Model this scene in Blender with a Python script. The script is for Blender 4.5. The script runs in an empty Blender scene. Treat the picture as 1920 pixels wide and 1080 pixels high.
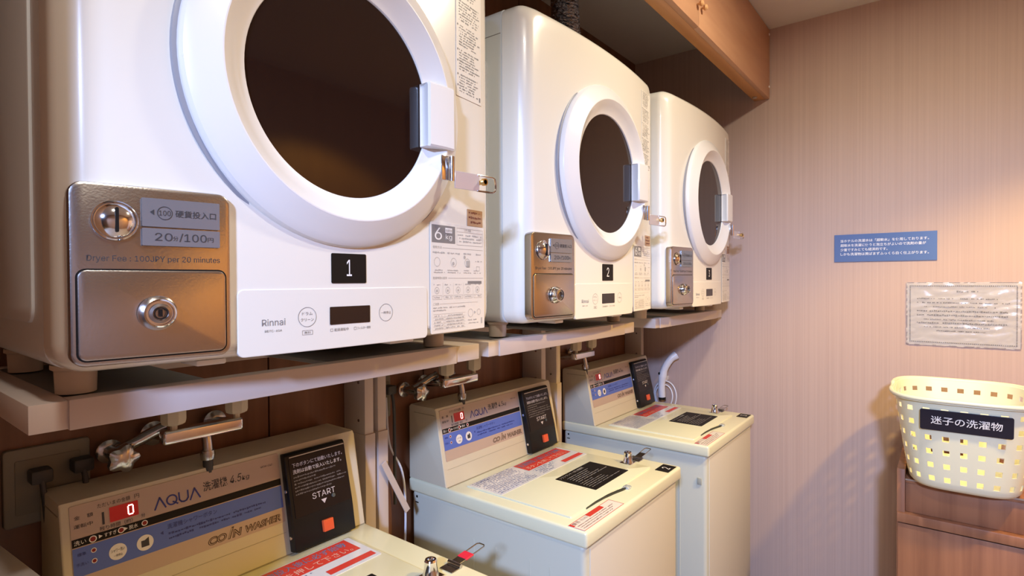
import bpy, bmesh, math, random
from mathutils import Vector, Matrix
random.seed(7)
SC = bpy.context.scene
COL = SC.collection
H = 1.36                                   # camera height; most heights below are given relative to it
R = math.radians

# ------------------------------------------------------------------ camera, world, lights, exposure
cd = bpy.data.cameras.new('camera'); cam = bpy.data.objects.new('camera', cd); COL.objects.link(cam)
cd.sensor_width = 36; cd.lens = 1042.53 * 36 / 1920; cd.clip_start = 0.01
_a, _p, _r = R(38.025), R(-0.765), R(-0.281)
_F = Vector((-math.sin(_a)*math.cos(_p), math.cos(_a)*math.cos(_p), math.sin(_p)))
_R = Vector((math.cos(_a), math.sin(_a), 0)); _U = _R.cross(_F)
_R2 = _R*math.cos(_r) + _U*math.sin(_r); _U2 = -_R*math.sin(_r) + _U*math.cos(_r)
cam.matrix_world = Matrix(((_R2.x, _U2.x, -_F.x, .6675), (_R2.y, _U2.y, -_F.y, 0), (_R2.z, _U2.z, -_F.z, H), (0, 0, 0, 1)))
SC.camera = cam

wd = bpy.data.worlds.new('world'); SC.world = wd; wd.use_nodes = True
wd.node_tree.nodes['Background'].inputs[0].default_value = (.62, .72, 1, 1)
wd.node_tree.nodes['Background'].inputs[1].default_value = .06

def lamp(name, typ, loc, energy, color, aim=None, **kw):
    d = bpy.data.lights.new(name, typ); d.energy = energy; d.color = color
    for k, v in kw.items(): setattr(d, k, v)
    o = bpy.data.objects.new(name, d); COL.objects.link(o); o.location = loc
    if aim is not None: o.rotation_euler = (Vector(aim) - Vector(loc)).to_track_quat('-Z', 'Y').to_euler()
    return o
# aisle downlights, a warm recessed one towards the end wall, and the cool light of the hallway behind the camera
lamp('ceiling_downlight', 'AREA', (.64, 1.42, H+.99), 15, (1, .90, .68), (.64, 1.42, 0), shape='DISK', size=.10)
lamp('ceiling_downlight', 'AREA', (.72, .12, H+.99), 8, (1, .94, .82), (.60, .12, 0), shape='DISK', size=.10)
lamp('ceiling_downlight', 'SPOT', (1.34, 1.50, H+1.0), 150, (1, .64, .12), (1.34, 1.50, 0), spot_size=R(120), spot_blend=.3, shadow_soft_size=.05)
lamp('hallway_light', 'SPOT', (1.34, -1.75, H+.93), 560, (.42, .58, 1), (.80, .80, H-1.30), spot_size=R(76), spot_blend=.45, shadow_soft_size=.12)

SC.view_settings.view_transform = 'Standard'; SC.view_settings.look = 'None'
SC.view_settings.exposure = -0.08; SC.view_settings.gamma = 1; SC.view_settings.use_curve_mapping = False
SC.cycles.max_bounces = 8; SC.cycles.use_denoising = True

# ------------------------------------------------------------------ materials
MATS = {}
def mat(name, col, rough=.5, metal=0, coat=0, emit=None, es=1, bump=None, var=None, trans=0, aniso=0, spec=.5, alpha=1):
    """bump=(scale xyz, strength, distance); var=(scale xyz, second colour, ramp lo, hi)"""
    if name in MATS: return MATS[name]
    m = bpy.data.materials.new(name); m.use_nodes = True; nt = m.node_tree; b = nt.nodes['Principled BSDF']
    b.inputs['Base Color'].default_value = (*col, 1); b.inputs['Roughness'].default_value = rough
    b.inputs['Metallic'].default_value = metal; b.inputs['Coat Weight'].default_value = coat; b.inputs['Coat Roughness'].default_value = .06
    b.inputs['Transmission Weight'].default_value = trans; b.inputs['Specular IOR Level'].default_value = spec
    b.inputs['Alpha'].default_value = alpha
    if emit: b.inputs['Emission Color'].default_value = (*emit, 1); b.inputs['Emission Strength'].default_value = es
    def noise(scale, detail=4):
        tc = nt.nodes.new('ShaderNodeTexCoord'); mp = nt.nodes.new('ShaderNodeMapping'); mp.inputs['Scale'].default_value = scale
        n = nt.nodes.new('ShaderNodeTexNoise'); n.inputs['Scale'].default_value = 1; n.inputs['Detail'].default_value = detail
        nt.links.new(tc.outputs['Object'], mp.inputs['Vector']); nt.links.new(mp.outputs['Vector'], n.inputs['Vector']); return n
    if var:
        n = noise(var[0], 6); rp = nt.nodes.new('ShaderNodeValToRGB')
        rp.color_ramp.elements[0].position = var[2]; rp.color_ramp.elements[1].position = var[3]
        rp.color_ramp.elements[0].color = (*col, 1); rp.color_ramp.elements[1].color = (*var[1], 1)
        nt.links.new(n.outputs['Fac'], rp.inputs['Fac']); nt.links.new(rp.outputs['Color'], b.inputs['Base Color'])
    if bump:
        n = noise(bump[0]); bp = nt.nodes.new('ShaderNodeBump'); bp.inputs['Strength'].default_value = bump[1]; bp.inputs['Distance'].default_value = bump[2]
        nt.links.new(n.outputs['Fac'], bp.inputs['Height']); nt.links.new(bp.outputs['Normal'], b.inputs['Normal'])
    MATS[name] = m; return m

WHITE = mat('dryer_white_enamel', (.81, .775, .70), .26, coat=.5)
WHITE2 = mat('dryer_white_plastic', (.82, .80, .78), .3, coat=.3)
SIDE = mat('dryer_side_paint', (.72, .75, .76), .35)
CREAM = mat('washer_cream_enamel', (.78, .77, .56), .3, coat=.3)
CREAM2 = mat('washer_cream_plastic', (.68, .62, .47), .42)
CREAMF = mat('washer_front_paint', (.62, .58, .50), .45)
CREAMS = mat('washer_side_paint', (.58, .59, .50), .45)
STEEL = mat('stainless_steel', (.56, .52, .49), .25, 1, bump=((420, 420, 420), .22, .0006))
CHROME = mat('chrome', (.82, .82, .84), .10, 1)
CHROMED = mat('worn_chrome', (.55, .54, .53), .2, 1, bump=((60, 60, 60), .3, .002))
BRASS = mat('brass', (.75, .50, .18), .3, 1)
SMOKE = mat('smoked_glass', (.016, .007, .005), .06, spec=.42)
BLACK = mat('black_plastic', (.008, .0075, .0075), .38, spec=.3)
BLACKP = mat('black_print', (.010, .008, .007), .5, spec=.2)
INK = mat('dark_ink', (.04, .04, .045), .5)
GREYINK = mat('grey_ink', (.22, .21, .21), .5)
PALEINK = mat('pale_grey_ink', (.45, .43, .41), .5)
WHITEINK = mat('white_print', (.85, .83, .82), .45)
BLUEINK = mat('navy_ink', (.03, .05, .25), .4)
BLUE = mat('blue_band', (.10, .17, .58), .4)
PANELPINK = mat('console_sticker', (.55, .42, .34), .4)
GREYLAB = mat('grey_film', (.27, .28, .31), .25, metal=.5)
REDLAB = mat('red_film', (.62, .05, .035), .35)
LABELW = mat('label_film_white', (.70, .70, .74), .2, coat=.6)
LABELC = mat('label_film_cream', (.80, .76, .70), .35)
LABELB = mat('label_brown', (.45, .27, .15), .45)
ORANGE = mat('orange_button', (.80, .11, .03), .35)
LEDOFF = mat('dark_red_window', (.16, .005, .005), .15, emit=(.5, .01, .01), es=.35)
LEDON = mat('red_display_digit', (1, .3, .3), .3, emit=(1, .28, .25), es=9)
LEDRED = mat('red_lamp_off', (.25, .01, .01), .3)
RACKW = mat('rack_white_paint', (.60, .51, .46), .42)
RACKG = mat('rack_plate_grey', (.22, .21, .20), .5)
RUBBER = mat('foot_plastic', (.60, .50, .40), .5)
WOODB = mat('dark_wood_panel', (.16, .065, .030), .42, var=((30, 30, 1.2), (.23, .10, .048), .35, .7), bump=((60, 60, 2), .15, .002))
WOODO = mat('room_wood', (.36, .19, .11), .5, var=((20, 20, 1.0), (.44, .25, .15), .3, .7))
WOODC = mat('cabinet_wood', (.50, .26, .15), .4, var=((25, 3, 25), (.56, .31, .18), .35, .65))
WOODE = mat('cabinet_wood_edge', (.50, .22, .07), .35, var=((40, 2, 40), (.60, .29, .10), .35, .65))
WOODR = mat('low_cabinet_wood', (.34, .15, .075), .42, var=((45, 45, 1.3), (.25, .105, .052), .42, .68), bump=((90, 90, 2), .2, .001))
PAPERW = mat('striped_wallpaper', (.55, .405, .35), .6, var=((170, 170, .7), (.50, .36, .31), .35, .66), bump=((300, 300, 1.6), .3, .001))
CEIL = mat('ceiling_paint', (.62, .58, .55), .8, bump=((90, 90, 90), .1, .001))
FLOORM = mat('floor_vinyl', (.30, .24, .19), .5, var=((3, 3, 3), (.34, .27, .21), .3, .7))
BASKET = mat('basket_plastic', (.84, .82, .60), .3, spec=.6)
BLUESIGN = mat('blue_acrylic', (.095, .165, .38), .3, coat=.4)
FILM = mat('laminated_sheet', (.90, .88, .90), .22, coat=.9)
GASKET = mat('grey_plate', (.24, .22, .17), .5)
CABLE = mat('dark_cable', (.05, .05, .05), .5)
CABLEW = mat('white_cable', (.72, .74, .82), .35)
SHOWERM = mat('shower_white', (.72, .76, .88), .3)
FOIL = mat('foil_duct', (.50, .52, .60), .2, 1, bump=((45, 45, 130), 1, .02))
REDTAPE = mat('red_tape', (.75, .03, .06), .22)
CLEAR = mat('clear_knob', (.8, .85, .88), .1, trans=.6)

# ------------------------------------------------------------------ mesh helpers
ID = lambda v: Vector(v)
def finish(name, bm, m, parent=None, loc=None, smooth=None):
    me = bpy.data.meshes.new(name)
    bmesh.ops.recalc_face_normals(bm, faces=bm.faces)
    if smooth is not None:
        for f in bm.faces: f.smooth = True
        for e in bm.edges:
            if len(e.link_faces) == 2 and e.calc_face_angle(0) > R(smooth): e.smooth = False
    bm.to_mesh(me); bm.free()
    me.materials.append(m)
    o = bpy.data.objects.new(name, me); COL.objects.link(o)
    if parent: o.parent = parent
    if loc: o.location = loc
    return o
def thing(name, label, cat, loc=(0, 0, 0), group=None, rz=0):
    o = bpy.data.objects.new(name, None); COL.objects.link(o); o.location = loc; o.rotation_euler = (0, 0, rz)
    o.empty_display_size = .05; o['label'] = label; o['category'] = cat
    if group: o['group'] = group
    return o
def tag(o, label, cat, group=None):
    o['label'] = label; o['category'] = cat
    if group: o['group'] = group
    return o
def dup(o, parent=None):
    c = o.copy(); COL.objects.link(c)
    if parent: c.parent = parent
    for ch in o.children: dup(ch, c)
    return c
def bmbox(bm, a, b, bev=0, seg=2):
    t = bmesh.new(); bmesh.ops.create_cube(t, size=1)
    for v in t.verts: v.co = Vector([(a[i]+b[i])/2 + v.co[i]*(b[i]-a[i]) for i in range(3)])
    if bev: bmesh.ops.bevel(t, geom=t.edges[:], offset=bev, segments=seg, profile=.5, affect='EDGES')
    merge(bm, t)
def merge(bm, t, f=None):
    vm = {}
    for v in t.verts: vm[v] = bm.verts.new(f(v.co) if f else v.co)
    for fc in t.faces:
        try: bm.faces.new([vm[v] for v in fc.verts])
        except ValueError: pass
    t.free()
def box(name, a, b, m, parent=None, bev=0, seg=2, loc=None):
    bm = bmesh.new(); bmbox(bm, a, b, bev, seg); return finish(name, bm, m, parent, loc, 35 if bev else None)
def rrect(y0, y1, z0, z1, r, n=4, m=1):
    pts = []
    for cy, cz, a0 in ((y1-r, z1-r, 0), (y0+r, z1-r, 90), (y0+r, z0+r, 180), (y1-r, z0+r, 270)):
        for k in range(n+1):
            a = R(a0+90*k/n); pts.append((cy+r*math.cos(a), cz+r*math.sin(a)))
    if m == 1: return pts
    out = []
    for k, p in enumerate(pts):
        out.append(p)
        if k % (n+1) == n:
            q = pts[(k+1) % len(pts)]
            for t in range(1, m): out.append((p[0]+(q[0]-p[0])*t/m, p[1]+(q[1]-p[1])*t/m))
    return out
def ring_loft(bm, rings, cap0=False, cap1=True):
    vs = [[bm.verts.new(p) for p in r] for r in rings]
    n = len(vs[0])
    for a, b in zip(vs, vs[1:]):
        for i in range(n): bm.faces.new((a[i], a[(i+1) % n], b[(i+1) % n], b[i]))
    if cap0: bm.faces.new(vs[0])
    if cap1: bm.faces.new(vs[-1])
def plate(bm, y0, y1, z0, z1, r, h0, h1, fr, bev=0, n=4, fan=0):
    """rounded plate in a frame fr(u, v, h) -> point"""
    bev = min(bev, abs(h1-h0)*.99)
    m = 10 if fan else 1
    rings = [[fr(u, v, h0) for u, v in rrect(y0, y1, z0, z1, r, n, m)], [fr(u, v, h1-bev) for u, v in rrect(y0, y1, z0, z1, r, n, m)]]
    if bev:
        rings.append([fr(u, v, h1-bev*.3) for u, v in rrect(y0+bev*.3, y1-bev*.3, z0+bev*.3, z1-bev*.3, max(r-bev*.3, 1e-4), n, m)])
        rings.append([fr(u, v, h1) for u, v in rrect(y0+bev, y1-bev, z0+bev, z1-bev, max(r-bev, 1e-4), n, m)])
    if fan:
        base = rrect(y0+bev, y1-bev, z0+bev, z1-bev, max(r-bev, 1e-4), n, m); cy = (y0+y1)/2; cz = (z0+z1)/2
        for k in range(1, fan): s = 1-k/fan; rings.append([fr(cy+(u-cy)*s, cz+(v-cz)*s, h1) for u, v in base])
    ring_loft(bm, rings)
def lathe(bm, prof, fr, n=32, cap0=False, cap1=True):
    """prof = [(radius, height)] ; fr(u, v, h)"""
    ring_loft(bm, [[fr(r*math.cos(2*math.pi*i/n), r*math.sin(2*math.pi*i/n), h) for i in range(n)] for r, h in prof], cap0, cap1)
def tube(bm, pts, rad, n=10, closed=False, cap=True):
    pts = [Vector(p) for p in pts]; rings = []; N = len(pts)
    rads = rad if isinstance(rad, (list, tuple)) else [rad]*N
    up = None
    for i, p in enumerate(pts):
        if closed: t = (pts[(i+1) % N]-pts[i-1]).normalized()
        else: t = (pts[min(i+1, N-1)]-pts[max(i-1, 0)]).normalized()
        if up is None: up = t.orthogonal().normalized()
        up = (up - t*up.dot(t)).normalized(); s = t.cross(up)
        rings.append([p + (up*math.cos(2*math.pi*k/n)+s*math.sin(2*math.pi*k/n))*rads[i] for k in range(n)])
    if closed: rings.append(rings[0])
    ring_loft(bm, rings, cap and not closed, cap and not closed)
def smoothpts(pts, k=6):
    P = [Vector(p) for p in pts]; P = [2*P[0]-P[1]]+P+[2*P[-1]-P[-2]]; out = []
    for i in range(1, len(P)-2):
        for j in range(k):
            t = j/k; a, b, c, d = P[i-1:i+3]
            out.append(.5*((2*b)+(c-a)*t+(2*a-5*b+4*c-d)*t*t+(3*b-a-3*c+d)*t**3))
    return out+[P[-2]]
def prism(bm, prof, y0, y1):
    """prof in (x, z), extruded along y"""
    ring_loft(bm, [[Vector((x, y0, z)) for x, z in prof], [Vector((x, y1, z)) for x, z in prof]], True, True)

# ---- lettering: text curves turned to thin mesh in a frame
_tc = {}
import os
try: SANS = bpy.data.fonts.load(os.path.join(bpy.utils.system_resource('DATAFILES'), 'fonts', 'Inter.woff2'))   # Blender's own interface font
except Exception: SANS = None
def text_tris(s, bold=0, outline=False):
    key = (s, bold, outline)
    if key in _tc: return _tc[key]
    c = bpy.data.curves.new('t', 'FONT'); c.body = s; c.size = 1; c.resolution_u = 3; c.fill_mode = 'FRONT'
    if SANS and s.isascii() and s not in ('CO', 'I', 'N', 'WASHER'): c.font = SANS; c.offset = 0
    else: c.offset = min(bold, .007) if not s.isascii() else bold
    o = bpy.data.objects.new('t', c); COL.objects.link(o)
    dg = bpy.context.evaluated_depsgraph_get(); me = o.evaluated_get(dg).to_mesh()
    V = [v.co.copy() for v in me.vertices]; Fc = [tuple(p.vertices) for p in me.polygons]
    o.evaluated_get(dg).to_mesh_clear(); bpy.data.objects.remove(o); bpy.data.curves.remove(c)
    _tc[key] = (V, Fc); return _tc[key]
def put_text(bm, s, u0, v0, w, h, fr, off=.0004, bold=0, shear=0, align='fit'):
    """fits the string into the box u0..u0+w, v0..v0+h (v0 = bottom); 'h' keeps the aspect from the height"""
    V, Fc = text_tris(s, bold)
    if not V: return
    x0 = min(v.x for v in V); x1 = max(v.x for v in V); y0 = min(v.y for v in V); y1 = max(v.y for v in V)
    sy = h/max(y1-y0, 1e-6); sx = w/max(x1-x0, 1e-6)
    if align == 'h': sx = sy
    vs = [bm.verts.new(fr(u0+(v.x-x0)*sx+shear*(v.y-y0)*sy, v0+(v.y-y0)*sy, off)) for v in V]
    for f in Fc:
        try: bm.faces.new([vs[i] for i in f])
        except ValueError: pass
def put_rect(bm, u0, v0, u1, v1, fr, off=.0004, nu=1):
    for k in range(nu):
        a = u0+(u1-u0)*k/nu; b = u0+(u1-u0)*(k+1)/nu
        bm.faces.new([bm.verts.new(fr(*p, off)) for p in ((a, v0), (b, v0), (b, v1), (a, v1))])
def put_frame(bm, u0, v0, u1, v1, t, fr, off=.0004):
    for r in ((u0, v0, u1, v0+t), (u0, v1-t, u1, v1), (u0, v0, u0+t, v1), (u1-t, v0, u1, v1)): put_rect(bm, *r, fr, off)
def put_ring(bm, cu, cv, r0, r1, fr, off=.0004, n=32):
    P = []
    for i in range(n):
        a = 2*math.pi*i/n; P.append([bm.verts.new(fr(cu+r*math.cos(a), cv+r*math.sin(a), off)) for r in (r0, r1)])
    for i in range(n): a, b = P[i], P[(i+1) % n]; bm.faces.new((a[0], a[1], b[1], b[0]))
def put_disc(bm, cu, cv, r, fr, off=.0004, n=24):
    bm.faces.new([bm.verts.new(fr(cu+r*math.cos(2*math.pi*i/n), cv+r*math.sin(2*math.pi*i/n), off)) for i in range(n)])
def put_tri(bm, pts, fr, off=.0004): bm.faces.new([bm.verts.new(fr(u, v, off)) for u, v in pts])
def dashes(bm, u0, u1, v, h, fr, rnd, off=.0004, fill=.8):
    """a line of print too small to read: short strokes of uneven length"""
    u = u0
    while u < u1:
        w = h*rnd.uniform(.35, 1.0)
        if rnd.random() < fill: put_rect(bm, u, v+h*rnd.uniform(0, .35), min(u+w, u1), v+h*rnd.uniform(.6, 1), fr, off)
        u += w+h*rnd.uniform(.15, .35)
def letters(name, parent, m, fn, loc=None):
    bm = bmesh.new(); fn(bm); return finish(name, bm, m, parent, loc)

# ------------------------------------------------------------------ room
YW, XB, XO, YN, ZC = 2.43, -.490, 1.85, -2.0, 1.012+H
def struct(o): o['kind'] = 'structure'; return o
struct(box('floor', (XB-.1, YN-.6, -.05), (XO+.1, YW+.1, 0), FLOORM))
struct(box('ceiling', (XB-.1, YN-.6, ZC), (XO+.1, YW+.1, ZC+.05), CEIL))
struct(box('wall_end', (XB-.1, YW, 0), (XO+.1, YW+.1, ZC), PAPERW))
struct(box('wall_right', (XO, YN-.6, 0), (XO+.1, YW, ZC), WOODO))
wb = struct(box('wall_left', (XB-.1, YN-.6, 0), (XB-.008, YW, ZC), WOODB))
yy = YW
k = 0
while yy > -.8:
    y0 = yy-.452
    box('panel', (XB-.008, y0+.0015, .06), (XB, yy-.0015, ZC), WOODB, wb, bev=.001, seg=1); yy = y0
struct(box('wall_partition', (XB, -.60, 0), (.125, -.035, ZC), WOODO))
struct(box('baseboard_left', (XB, YN, 0), (XB+.0015, YW, .06), WOODE))

# ------------------------------------------------------------------ dryers
ZD = H-.095                                   # underside of the dryers
HY, DX0, YO = .3335, -.44, .0115
TOP = .686                                     # height of the body
fxc = lambda y: -.23*y*y
def DF(u, v, h): return Vector((fxc(u)+h, u, v+.095))          # v relative to camera height, like the measurements
def tangent(yc):
    s = -2*.23*yc; n = 1/math.sqrt(1+s*s)
    def fr(u, v, h): return Vector((fxc(yc)+s*(u-yc)+h*n, u-h*s*n, v+.095))
    return fr

def make_dryer():
    t = thing('tumble_dryer', 'x', 'dryer')
    # front shell with rounded edges and bowed face
    def sec(x, iy, iz, r, s=1, n=6):
        out = []
        for u, v in rrect(-HY+iy, HY-iy, iz, TOP-iz, r, n, 12):
            u = u*s+YO; v = TOP/2+(v-TOP/2)*s
            w = min(1, max(0, (x+.075)/.06)); out.append(Vector((x+fxc(u)*w, u, v)))
        return out
    rings = [sec(-.0835, 0, 0, .028)]
    for k in range(0, 9):
        a = R(90*k/8); rings.append(sec(-.046+.046*math.sin(a), .030*(1-math.cos(a)), .022*(1-math.cos(a)), .030))
    for s in (.93, .8, .65, .5, .35, .2, .08): rings.append(sec(0, .030, .022, .030, s))
    bm = bmesh.new(); ring_loft(bm, rings, False, True); finish('front_shell', bm, WHITE, t, smooth=40)
    # rear cabinet
    bm = bmesh.new()
    ring_loft(bm, [[Vector((x, u+YO, v)) for u, v in rrect(-HY+i, HY-i, i, TOP-i, .022, 5)] for x, i in ((DX0, .001), (-.0875, .001), (-.0850, .004), (-.080, .004))], True, True)
    finish('cabinet', bm, SIDE, t, smooth=40)
    for sy in (-1, 1):                                  # pressed panel on each side, top seam and carrying recess
        bm = bmesh.new(); y = sy*(HY-.001)+YO
        fs = lambda u, v, h, y=y, sy=sy: Vector((u, y+sy*h, v))
        plate(bm, -.405, -.125, .05, .585, .02, -.002, .0035, fs, bev=.003, n=5)
        finish('side_panel', bm, SIDE, t, smooth=40)
        box('seam', (DX0, y-.0004, .628), (-.088, y+.0004, .6295), GREYINK, t)
    for sx in (-.13, -.38):
        for sy in (-.284, .284):
            bm = bmesh.new(); lathe(bm, [(.0185, -.0325), (.0195, -.032), (.0205, -.006), (.024, -.004), (.024, .001)], lambda u, v, h, a=sx, b=sy: Vector((a+u, b+v, h)), 24, True, True)
            finish('foot', bm, RUBBER, t, smooth=35)
    box('drip_lip', (-.085, -.19, -.006), (-.035, -.155, .001), WHITE2, t, bev=.002)
    box('drip_lip', (-.085, .10, -.006), (-.035, .15, .001), WHITE2, t, bev=.002)
    # door ring
    zc = .2655
    bm = bmesh.new()
    lathe(bm, [(.219, -.012), (.2188, .002), (.2180, .008), (.2160, .0120), (.2125, .0148), (.206, .0180), (.194, .0242), (.1815, .0300), (.1798, .0300),
               (.168, .0225), (.158, .0145), (.150, .0115), (.1480, .0105), (.1470, .0085), (.1465, -.002)],
          lambda u, v, h: Vector((h-.006, u, v+zc+.095)), 96, True, False)
    dr = finish('door', bm, WHITE2, t, smooth=22)
    bm = bmesh.new()                                    # grey band whose colour stands in for shade behind the ring
    lathe(bm, [(.2235, -.016), (.2235, -.0035), (.221, -.0025), (.2185, -.0025)], lambda u, v, h: Vector((h-.002, u, v+zc+.095)), 96, True, False)
    finish('door_shadow_gap', bm, mat('door_gap_grey', (.30, .30, .33), .4), dr, smooth=35)
    bm = bmesh.new()
    lathe(bm, [(.1470, .0015), (.13, .0018), (.10, .0021), (.06, .0023), (.02, .0024)], lambda u, v, h: Vector((h, u, v+zc+.095)), 72)
    finish('door_glass', bm, SMOKE, dr, smooth=35)
    # grip on the right of the ring
    bm = bmesh.new()
    z0, z1 = .213+.095, .314+.095
    secs = []
    for y, x0, x1, d in ((.1360, .002, .010, .003), (.1325, .003, .022, .001), (.1345, .002, .0262, 0), (.160, .002, .0290, 0), (.184, .002, .0285, 0), (.196, .002, .0210, .003), (.202, .002, .012, .006)):
        secs.append([Vector((x0, y, z0+d)), Vector((x1-.002, y, z0+d)), Vector((x1, y, z0+d+.003)), Vector((x1, y, z1-d-.003)), Vector((x1-.002, y, z1-d)), Vector((x0, y, z1-d))])
    ring_loft(bm, secs, True, True); finish('door_grip', bm, WHITE2, dr, smooth=30)
    # hasp across the door edge
    bm = bmesh.new()
    bmbox(bm, (.0235, .158, .258), (.0265, .174, .298), .0012); finish('hinge_plate', bm, CHROME, t, smooth=35)
    bm = bmesh.new(); tube(bm, [(.031, .176, .257), (.031, .176, .297)], .0048, 14); finish('hinge_barrel', bm, CHROME, t, smooth=35)
    sl = (.044-.034)/(.27-.18); sf = lambda y: .034+(y-.18)*sl
    bm = bmesh.new()
    bm2 = bmesh.new(); bmbox(bm2, (-.0009, .179, .246), (.0009, .232, .2745), .0006, 1); merge(bm, bm2, lambda c: Vector((sf(c.y)+c.x, c.y, c.z+.0)))
    hs = finish('hasp_strap', bm, mat('hasp_steel', (.70, .68, .74), .35, .6), t, smooth=35)
    bm = bmesh.new()
    loop = [(sf(y), y, z) for y, z in ((.228, .2735), (.262, .2735), (.268, .271), (.270, .265), (.270, .255), (.268, .2495), (.262, .247), (.228, .247))]
    tube(bm, loop, .0018, 8); finish('hasp_loop', bm, CHROME, hs, smooth=40)
    bm = bmesh.new(); tube(bm, [(.020, .237, .262), (.050, .237, .262)], .004, 12); tube(bm, [(.044, .237, .262), (.050, .237, .262)], .0062, 12)
    finish('screw', bm, BRASS, hs, smooth=35)
    # coin box
    fr = tangent(-.242)
    bm = bmesh.new(); plate(bm, -.3150, -.165, -.0855, .1025, .013, -.010, .0085, fr, bev=.0035, n=6)
    cp = finish('coin_panel', bm, STEEL, t, smooth=35)
    bm = bmesh.new(); plate(bm, -.3090, -.1715, -.0795, .0130, .008, .005, .0113, fr, bev=.0022, n=6)
    dd = finish('coin_door', bm, STEEL, t, smooth=35)
    bm = bmesh.new()
    plate(bm, -.3102, -.1703, -.0807, .0142, .009, .004, .0089, fr, n=6); finish('seam', bm, BLACKP, dd)
    fl = lambda u, v, h: fr(-.241+u, -.033+v, h)
    bm = bmesh.new(); lathe(bm, [(.0185, .0125), (.0185, .0155), (.0165, .0185), (.0150, .026), (.0135, .0275), (.0125, .0275), (.0120, .0240)], fl, 36)
    lk = finish('lock', bm, CHROME, dd, smooth=30)
    bm = bmesh.new(); lathe(bm, [(.0105, .023), (.0105, .0265), (.0075, .0275), (.0070, .0245)], fl, 28); finish('lock_core', bm, mat('lock_core_metal', (.42, .38, .36), .3, 1), lk, smooth=30) if False else finish('lock_core', bm, mat('lock_core_metal', (.42, .38, .36), .3, 1), dd, smooth=30)
    bm = bmesh.new(); put_rect(bm, -.2425, -.0325-.004, -.2395, -.0325+.004, fr, .0276); put_ring(bm, -.241, -.033, .0052, .0064, fr, .0276); finish('keyhole', bm, BLACKP, dd)
    fb = lambda u, v, h: fr(-.277+u, .064+v, h)
    bm = bmesh.new(); lathe(bm, [(.0205, .0095), (.0205, .0118), (.0192, .0130), (.0184, .0118), (.0165, .0140), (.012, .0175), (.006, .0195), (.001, .0200)], fb, 36)
    cs = finish('coin_slot_dome', bm, CHROME, cp, smooth=30)
    bm = bmesh.new(); plate(bm, -.2785, -.2755, .0515, .0770, .0014, .008, .0212, fr, n=3); finish('coin_slot', bm, BLACKP, cp)
    bm = bmesh.new(); plate(bm, -.2535, -.1775, .0600, .0905, .0006, .009, .0108, fr, n=1); plate(bm, -.2535, -.1775, .0395, .0583, .0006, .009, .0108, fr, n=1)
    finish('price_plate', bm, GREYLAB, cp)
    def pp(bm):
        put_tri(bm, [(-.2465, .0755), (-.2425, .0785), (-.2425, .0725)], fr, .0112); put_ring(bm, -.2325, .0752, .0066, .0073, fr, .0112)
        put_text(bm, '100', -.2380, .0725, .011, .0055, fr, .0112)
        put_text(bm, '硬貨投入口', -.2225, .0715, .0410, .0078, fr, .0112, .01)
        put_text(bm, '20', -.2420, .0450, .0165, .0085, fr, .0112, .02); put_text(bm, '分', -.2250, .0455, .005, .005, fr, .0112)
        put_text(bm, '/', -.2190, .0445, .004, .0095, fr, .0112, .01); put_text(bm, '100', -.2140, .0450, .0225, .0085, fr, .0112, .02); put_text(bm, '円', -.1905, .0455, .006, .005, fr, .0112)
        put_text(bm, 'Dryer Fee : 100JPY per 20 minutes', -.3010, .0205, .1240, .0078, fr, .0087, .012)
    letters('lettering', cp, INK, pp)
    # number plate is added per machine; control cover
    bm = bmesh.new()
    plate(bm, -.1555, .1525, -.0925, -.0095, .008, -.004, .0014, DF, bev=.0010, n=5, fan=7)
    cc = finish('control_panel', bm, WHITE, t, smooth=18)
    def ci(bm):
        put_text(bm, 'Rinnai', -.1265, -.0555, .0300, .0085, DF, .0018, .012)
        put_text(bm, 'RDTC-60A', -.1230, -.0635, .0220, .0028, DF, .0018)
        put_ring(bm, -.066, -.047, .0125, .0131, DF, .0018, 40); put_ring(bm, .064, -.047, .0125, .0131, DF, .0018, 40)
        put_text(bm, 'ドラム', -.0735, -.0445, .0150, .0042, DF, .0018); put_text(bm, 'クリーン', -.0755, -.0525, .0185, .0042, DF, .0018)
        put_text(bm, '一時停止', .0545, -.0492, .0190, .0042, DF, .0018)
        put_frame(bm, -.0735, -.0705, -.0585, -.0645, .0004, DF, .0018); put_text(bm, '無料', -.0705, -.0692, .009, .0034, DF, .0018)
        put_frame(bm, -.0320, -.0690, -.0280, -.0650, .0004, DF, .0018); put_text(bm, '乾燥運転中', -.0260, -.0690, .0230, .0042, DF, .0018)
        put_frame(bm, .0060, -.0690, .0100, -.0650, .0004, DF, .0018); put_text(bm, 'フィルター掃除', .0115, -.0690, .0235, .0040, DF, .0018)
    letters('lettering', cc, GREYINK, ci)
    bm = bmesh.new(); plate(bm, -.0325, .0340, -.0595, -.0350, .0008, .0, .0022, DF, n=1); finish('display', bm, mat('display_glass', (.02, .012, .010), .15), cc)
    # capacity and instruction label
    fr2 = tangent(.235)
    bm = bmesh.new(); plate(bm, .160, .311, -.0880, .0985, .0015, .0, .0009, fr2, n=1); il = finish('instruction_label', bm, LABELC, t)
    bm = bmesh.new(); put_rect(bm, .1630, .0645, .2245, .0940, fr2, .0012); put_rect(bm, .2600, -.0055, .3020, -.0005, fr2, .0012); put_rect(bm, .190, .0625, .1900, .0626, fr2, .0012)
    finish('print_block', bm, GREYINK, il)
    def wi(bm):
        put_text(bm, '6', .1700, .0690, .0185, .0205, fr2, .0015); put_text(bm, 'kg', .1985, .0685, .0170, .0110, fr2, .0015)
        put_rect(bm, .1975, .0820, .2160, .0905, fr2, .0014)
    letters('lettering', il, WHITEINK, wi)
    rnd = random.Random(3)
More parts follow.
